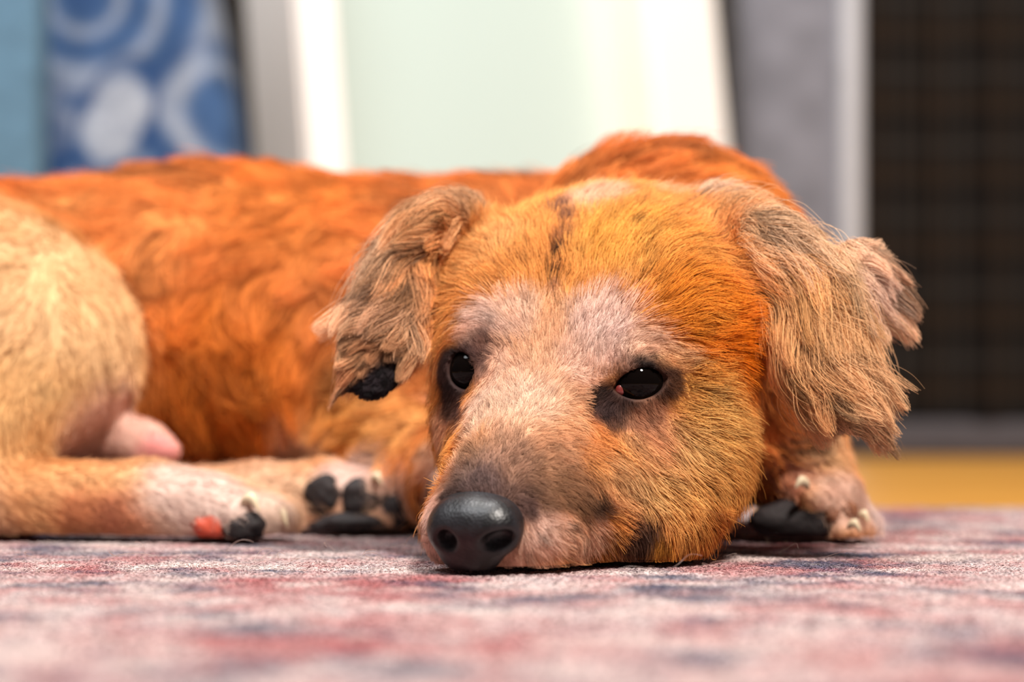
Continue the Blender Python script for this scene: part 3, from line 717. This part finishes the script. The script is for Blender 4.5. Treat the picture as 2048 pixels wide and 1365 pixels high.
# ------------------------------------------------------------------ fur
def fur_mat(name, rough=0.55):
    g = N(name)
    a = g.n('ShaderNodeAttribute', attribute_name='col')
    hi = g.n('ShaderNodeHairInfo')
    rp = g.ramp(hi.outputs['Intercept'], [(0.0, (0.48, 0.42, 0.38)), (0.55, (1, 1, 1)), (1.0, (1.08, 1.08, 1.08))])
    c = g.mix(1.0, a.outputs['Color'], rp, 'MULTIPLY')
    d = g.n('ShaderNodeBsdfPrincipled', Roughness=rough); g.t.links.new(c, d.inputs['Base Color']); d.inputs['Specular IOR Level'].default_value = 0.14
    return g.done(d.outputs[0])
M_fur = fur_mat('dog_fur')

TRI = np.concatenate([BQ[:, [0, 1, 2]], BQ[:, [0, 2, 3]]])
TA = np.linalg.norm(np.cross(BV[TRI[:, 1]] - BV[TRI[:, 0]], BV[TRI[:, 2]] - BV[TRI[:, 0]]), axis=1) / 2
TC = BV[TRI].mean(1)
TG = np.argmin(group_dist(TC), 1)
EYE_OUT = np.ones(len(TC), bool)
for (c, gz, a, b_, t), ec in zip(EYES, EYEC):
    op = eye_open(TC[:, 0], TC[:, 1], TC[:, 2], c, gz, a + .0006, b_ + .0006, t); EYE_OUT &= ~((op < 0) | (np.linalg.norm(TC - ec, axis=1) < EB + 0.0008))
NOSE_OUT = np.full(len(TC), 9.0)
for p in nose_pr: NOSE_OUT = np.minimum(NOSE_OUT, prim_eval(p, TC[:, 0], TC[:, 1], TC[:, 2]))
NOSE_OUT = NOSE_OUT > -0.0004

def make_fur(name, groups, count, rad, K=7, clump=14, clump_amt=0.5, wave=0.0, wave_len=0.012, rnd=0.18, len_mul=1.0, grav=0.0, dens_len=True, colvar=0.16, seed=1, parent=None, free=0.0, reflow=False, fly=0.0):
    r = np.random.default_rng(seed)
    gi = [GROUPS.index(x) for x in groups]
    m = np.isin(TG, gi) & EYE_OUT & (TC[:, 2] > 0.003)
    m &= NOSE_OUT
    ti = np.nonzero(m)[0]; w = TA[ti].copy()
    Lt = np.maximum(skin_L[TRI[ti, 0]], 0.003)
    if dens_len: w = w / Lt ** 0.7
    w *= np.where(TC[ti, 1] > 1.36, 0.2, 1.0)
    pick = r.choice(ti, count, p=w / w.sum())
    u, v = r.random(count), r.random(count); fl = u + v > 1; u[fl] = 1 - u[fl]; v[fl] = 1 - v[fl]
    T = TRI[pick]; root = BV[T[:, 0]] + (BV[T[:, 1]] - BV[T[:, 0]]) * u[:, None] + (BV[T[:, 2]] - BV[T[:, 0]]) * v[:, None]
    col, L, H = coat(root)
    L = L * r.uniform(0.7, 1.15, count) * len_mul
    t = flow(root); rv = r.normal(size=(count, 3))
    cl = np.stack([NZ[3](root, 90) - .5, NZ[4](root, 90) - .5, NZ[5](root, 90) - .5], 1)
    t = t + rv * rnd + cl * 0.9 * wave_len / 0.012 * (0.5 if wave == 0 else 1)
    pts = np.empty((count, K, 3)); p = root.copy(); pts[:, 0] = p
    step = L / (K - 1)
    H = H * np.exp(r.normal(size=count) * 0.35); loose = r.random(count) < fly; H = np.where(loose, H * 2.5 + 0.003, H)
    ph = NZ[1](root, 60) * 12 + r.normal(size=count) * 0.35
    for k in range(1, K):
        s = k / (K - 1)
        d, n = sdf_at(p, True)
        tt = t - n * ((t * n).sum(1, keepdims=True)) * (1 - free * s); tt /= np.linalg.norm(tt, axis=1, keepdims=True) + 1e-9
        target = H * (0.35 + 0.65 * s)
        lift = np.clip((target - d) / np.maximum(step, 1e-4), -0.9, 1.1)
        if free: lift = np.where(lift < 0, lift * (1 - free * min(1, s * 1.6)), lift)
        if reflow and k % 2 == 0: t = t * 0.55 + flow(p) * 0.6
        dr = tt + n * lift[:, None]
        if wave:
            sd = np.cross(tt, n); dr = dr + sd * (wave * np.sin(ph + s * L / wave_len * 6.28 * 0.5))[:, None]
        if grav: dr[:, 2] -= grav * s
        dr /= np.linalg.norm(dr, axis=1, keepdims=True) + 1e-9
        p = p + dr * step[:, None]; p[:, 2] = np.maximum(p[:, 2], 0.0006); pts[:, k] = p
    # gather neighbouring hairs into locks
    nc = max(8, count // clump); ci = r.choice(count, nc, replace=False)
    kd = kdtree.KDTree(nc)
    for j, q in enumerate(root[ci]): kd.insert(q, j)
    kd.balance()
    near = np.fromiter((kd.find(q)[1] for q in root), int, count); cen = ci[near]
    s = np.linspace(0, 1, K)
    cw = (clump_amt * s ** 1.3)[None, :, None] * r.uniform(0.5, 1.0, (count, 1, 1))
    pts = pts * (1 - cw) + (pts[cen] + (root - root[cen])[:, None, :] * 0.25) * cw
    cvar = 1 + (r.normal(size=nc) * colvar)[near] + r.normal(size=count) * colvar * 0.8
    col = col * np.clip(cvar, 0.35, 1.6)[:, None]; col = np.maximum(col / np.maximum(1, col.max(1, keepdims=True) / 0.93), 0.003)
    rd = rad * np.clip(L / 0.010, 0.55, 1.15)[:, None] * np.linspace(1.0, 0.28, K)[None] ** 0.8
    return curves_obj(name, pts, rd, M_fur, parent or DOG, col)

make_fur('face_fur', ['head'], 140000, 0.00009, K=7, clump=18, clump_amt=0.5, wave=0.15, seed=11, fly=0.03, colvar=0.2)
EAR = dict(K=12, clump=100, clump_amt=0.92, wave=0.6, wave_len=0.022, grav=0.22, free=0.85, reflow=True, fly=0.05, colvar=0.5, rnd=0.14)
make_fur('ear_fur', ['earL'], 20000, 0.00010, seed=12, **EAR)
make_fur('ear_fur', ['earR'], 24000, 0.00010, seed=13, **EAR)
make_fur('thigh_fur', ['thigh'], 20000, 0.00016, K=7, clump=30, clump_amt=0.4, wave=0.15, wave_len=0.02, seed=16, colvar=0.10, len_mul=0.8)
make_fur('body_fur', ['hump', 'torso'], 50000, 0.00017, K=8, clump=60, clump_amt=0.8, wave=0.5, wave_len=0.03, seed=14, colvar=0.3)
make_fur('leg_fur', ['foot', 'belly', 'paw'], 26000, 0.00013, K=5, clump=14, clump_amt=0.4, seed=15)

# ------------------------------------------------------------------ nose
def sdf_mesh(prims, carve, lo, hi, h, extra=None):
    ax = [np.arange(lo[i], hi[i] + h, h) for i in range(3)]
    x, y, z = ax[0][:, None, None], ax[1][None, :, None], ax[2][None, None, :]
    f = np.full((len(ax[0]), len(ax[1]), len(ax[2])), 0.05)
    for p in prims: f = smin(f, prim_eval(p, x, y, z), p['k'])
    for p in carve: f = -smin(-f, prim_eval(p, x, y, z), p['k'])
    return surface_nets(f, *ax)
g = N('nose_leather')
co = g.n('ShaderNodeTexCoord').outputs['Object']
vo = g.n('ShaderNodeTexVoronoi', Scale=900.0); g.t.links.new(co, vo.inputs['Vector'])
nz = g.n('ShaderNodeTexNoise', Scale=160.0, Detail=5.0); g.t.links.new(co, nz.inputs['Vector'])
c = g.ramp(nz.outputs[0], [(0.35, tuple(srgb(15, 14, 16))), (0.7, tuple(srgb(38, 37, 41)))])
b = g.n('ShaderNodeBsdfPrincipled', Roughness=0.42); g.t.links.new(c, b.inputs['Base Color']); b.inputs['Coat Weight'].default_value = 0.12; b.inputs['Coat Roughness'].default_value = 0.3
bp = g.n('ShaderNodeBump', Strength=0.35, Distance=0.0004); g.t.links.new(vo.outputs['Distance'], bp.inputs['Height']); g.t.links.new(bp.outputs[0], b.inputs['Normal'])
M_nose = g.done(b.outputs[0])
NR = HEADR
def nl(px, py, d): return P(px, py, d)
lo = np.array([-0.050, 0.885, 0.0]); hi = np.array([0.012, 0.945, 0.045])
v, q = sdf_mesh(nose_pr, nose_cv, lo, hi, 0.0006)
nose = mesh_obj('nose', v, q, M_nose, DOG); nose['label'] = 'dry dark grey nose leather'

# ------------------------------------------------------------------ eyes
def uv_sphere(c, r, axis, nu=40, nv=28, bulge=0.0):
    o = unit(axis); l = unit(np.cross(o, (0, 0, 1))); u = np.cross(l, o); V = []; Q = []
    for j in range(nv + 1):
        th = math.pi * j / nv
        rr = r + bulge * math.exp(-(th / 0.55) ** 4)
        for i in range(nu):
            ph = 2 * math.pi * i / nu
            V.append(c + rr * (o * math.cos(th) + (l * math.cos(ph) + u * math.sin(ph)) * math.sin(th)))
    for j in range(nv):
        for i in range(nu): Q.append([j * nu + i, j * nu + (i + 1) % nu, (j + 1) * nu + (i + 1) % nu, (j + 1) * nu + i])
    return np.array(V), Q
M_eye = simple_mat('dark_eye', srgb(10, 6, 5), 0.04, 0.0, spec=0.15)
M_pink = simple_mat('pink_eye_corner', srgb(118, 46, 42), 0.3, 0.1, 300, coat=0.6)
M_wet = simple_mat('lid_rim', srgb(30, 22, 22), 0.15, 0.0, coat=1.0)
for (c, gz, a, b_, t), ec in zip(EYES, EYEC):
    v, q = uv_sphere(ec, EB, gz, bulge=0.0007)
    e = mesh_obj('eye', v, q, M_eye, DOG); e['label'] = 'glossy dark brown eye'
def blob(name, c, r, R, mat, parent, noise=0.0):
    v, q = uv_sphere(np.zeros(3), 1.0, (0, 1, 0), 20, 14)
    if noise: v = v * (1 + noise * (NZ[0](v + np.array(c) * 50, 2.2)[:, None] - 0.5))
    v = (v * np.array(r)) @ (np.eye(3) if R is None else R) + np.array(c); v[:, 2] = np.maximum(v[:, 2], 0.0012)
    return mesh_obj(name, v, q, mat, parent)
blob('eye_corner', EYEC[0] + unit(P(1234, 784, 0.957) - EYEC[0]) * EB, (0.0020, 0.0009, 0.0022), None, M_pink, DOG, 0.2)['label'] = 'pink inner corner of the eye'

# ------------------------------------------------------------------ pads and claws
M_pad = simple_mat('black_pad', srgb(30, 21, 22), 0.75, 0.35, 250, 0.5)
M_pad_red = simple_mat('sore_red_pad', srgb(206, 84, 58), 0.6, 0.25, 200, 0.4)
M_pad_pink = simple_mat('tan_pad', srgb(122, 74, 48), 0.7, 0.3, 200, 0.4)
M_claw = simple_mat('pale_claw', srgb(226, 206, 172), 0.4, 0.12, 90)
def pad(px, py, d, rx, rz, mat, lab=None, ry=0.0055):
    o = blob('paw_pad_or_shade', surf(px, py) + np.array([0, 0.0028, 0]), (rx, ry, rz), None, mat, DOG, 0.45)
    if lab: o['label'] = lab
pad(420, 1052, 0, .0088, .0070, M_pad_red, 'reddened sore paw pad'); pad(488, 1056, 0, .0100, .0078, M_pad, 'black paw pad')
pad(646, 992, 0, .0100, .0098, M_pad, 'black paw pad'); pad(724, 1000, 0, .0112, .0105, M_pad, 'black paw pad'); pad(700, 1050, 0, .0190, .0062, M_pad, 'black paw pad', 0.008); pad(785, 1022, 0, .0078, .0100, M_pad, 'black paw pad')  # the wide low pad paints in the shade beneath the hind paw
pad(1665, 1030, 0, .0048, .0056, M_pad_pink); pad(1700, 1025, 0, .0040, .0060, M_pad_pink)
o = blob('paw_pad_or_shade', P(1612, 1046, 1.100), (0.0260, 0.013, 0.0105), None, M_pad, DOG, 0.25); o['label'] = 'black underside of the bent front paw, forearm shade put into its black'  # dark pads and the forearm's shadow, both put into one black shape

def claw(p0, p1, r):
    K = 9; p0, p1 = np.array(p0), np.array(p1); V = []; Q = []; ax = unit(p1 - p0); l = unit(np.cross(ax, (0, 0, 1))); u = np.cross(l, ax)
    L = np.linalg.norm(p1 - p0)
    for k in range(K):
        s = k / (K - 1); rr = r * (1 - s ** 1.6) + 0.0002; c = p0 + (p1 - p0) * s + np.array([0, 0, 1]) * L * 0.28 * math.sin(math.pi * s)
        for i in range(10): a = 2 * math.pi * i / 10; V.append(c + (l * math.cos(a) * 0.75 + u * math.sin(a)) * rr)
    for k in range(K - 1):
        for i in range(10): Q.append([k * 10 + i, k * 10 + (i + 1) % 10, (k + 1) * 10 + (i + 1) % 10, (k + 1) * 10 + i])
    Q.append(list(range(10))[::-1]); Q.append(list(range((K - 1) * 10, K * 10)))
    mesh_obj('claw', V, Q, M_claw, DOG)
claw(P(490, 1000, 1.088), P(520, 1026, 1.083), 0.0034); claw(P(555, 1028, 1.106), P(576, 1058, 1.100), 0.0032)
claw(P(748, 955, 1.146), P(764, 972, 1.142), 0.0028); claw(P(795, 985, 1.150), P(815, 1000, 1.146), 0.0028)
claw(P(1612, 968, 1.085), P(1590, 978, 1.080), 0.0030); claw(P(1700, 1050, 1.080), P(1722, 1064, 1.076), 0.0026); claw(P(1722, 1030, 1.092), P(1738, 1046, 1.088), 0.0026)

# ------------------------------------------------------------------ whiskers and loose hairs
def thin_mat(name, c):
    g = N(name); h = g.n('ShaderNodeBsdfHairPrincipled', parametrization='COLOR', model='CHIANG'); h.inputs['Color'].default_value = (*c, 1); return g.done(h.outputs[0])
def bez(p0, p1, p2, p3, K=16):
    s = np.linspace(0, 1, K)[:, None]; return (1 - s) ** 3 * p0 + 3 * (1 - s) ** 2 * s * p1 + 3 * (1 - s) * s ** 2 * p2 + s ** 3 * p3
wl = []
for a, b, c_, d_ in [((862, 1075), (835, 1062), (815, 1068), (806, 1100)), ((858, 1090), (845, 1080), (836, 1086), (842, 1112)), ((1190, 1050), (1215, 1058), (1228, 1070), (1234, 1092)), ((1370, 1010), (1400, 1018), (1425, 1024), (1450, 1032)), ((1250, 1040), (1275, 1050), (1290, 1066), (1300, 1088)),
                     ((1400, 350), (1395, 330), (1385, 318), (1380, 312)), ((1010, 690), (1000, 700), (990, 720), (984, 740))]:
    q0 = surf(*a)
    wl.append(bez(q0, *[P(x_, y_, q0[1] - 0.008 * k) for k, (x_, y_) in enumerate((b, c_, d_), 1)]))
wl = np.array(wl)
curves_obj('whiskers', wl, np.tile(np.linspace(0.00016, 0.00005, 16), (len(wl), 1)), thin_mat('whisker', srgb(60, 40, 30)), DOG)['label'] = 'dark curved whiskers'
hl = []
for i in range(70):
    x0 = rng.uniform(-0.2, 0.21); d0 = rng.uniform(0.86, 1.08); a = rng.uniform(0, 6.28); L = rng.uniform(0.01, 0.03)
    p0 = np.array([x0, d0, 0.0005]); pp = [p0]
    for k in range(3):
        a += rng.normal() * 1.1; pp.append(pp[-1] + np.array([math.cos(a) * L / 3, math.sin(a) * L / 3, (0.004 if k < 2 else -0.004) * rng.random()])); pp[-1][2] = max(pp[-1][2], 0.0006)
    hl.append(bez(*pp))
hl = np.array(hl)
tag(curves_obj('loose_hairs', hl, np.full(hl.shape[:2], 0.00009), thin_mat('shed_hair', srgb(220, 196, 170)), None), 'fine shed dog hairs scattered on the rug', 'hair', 'stuff')
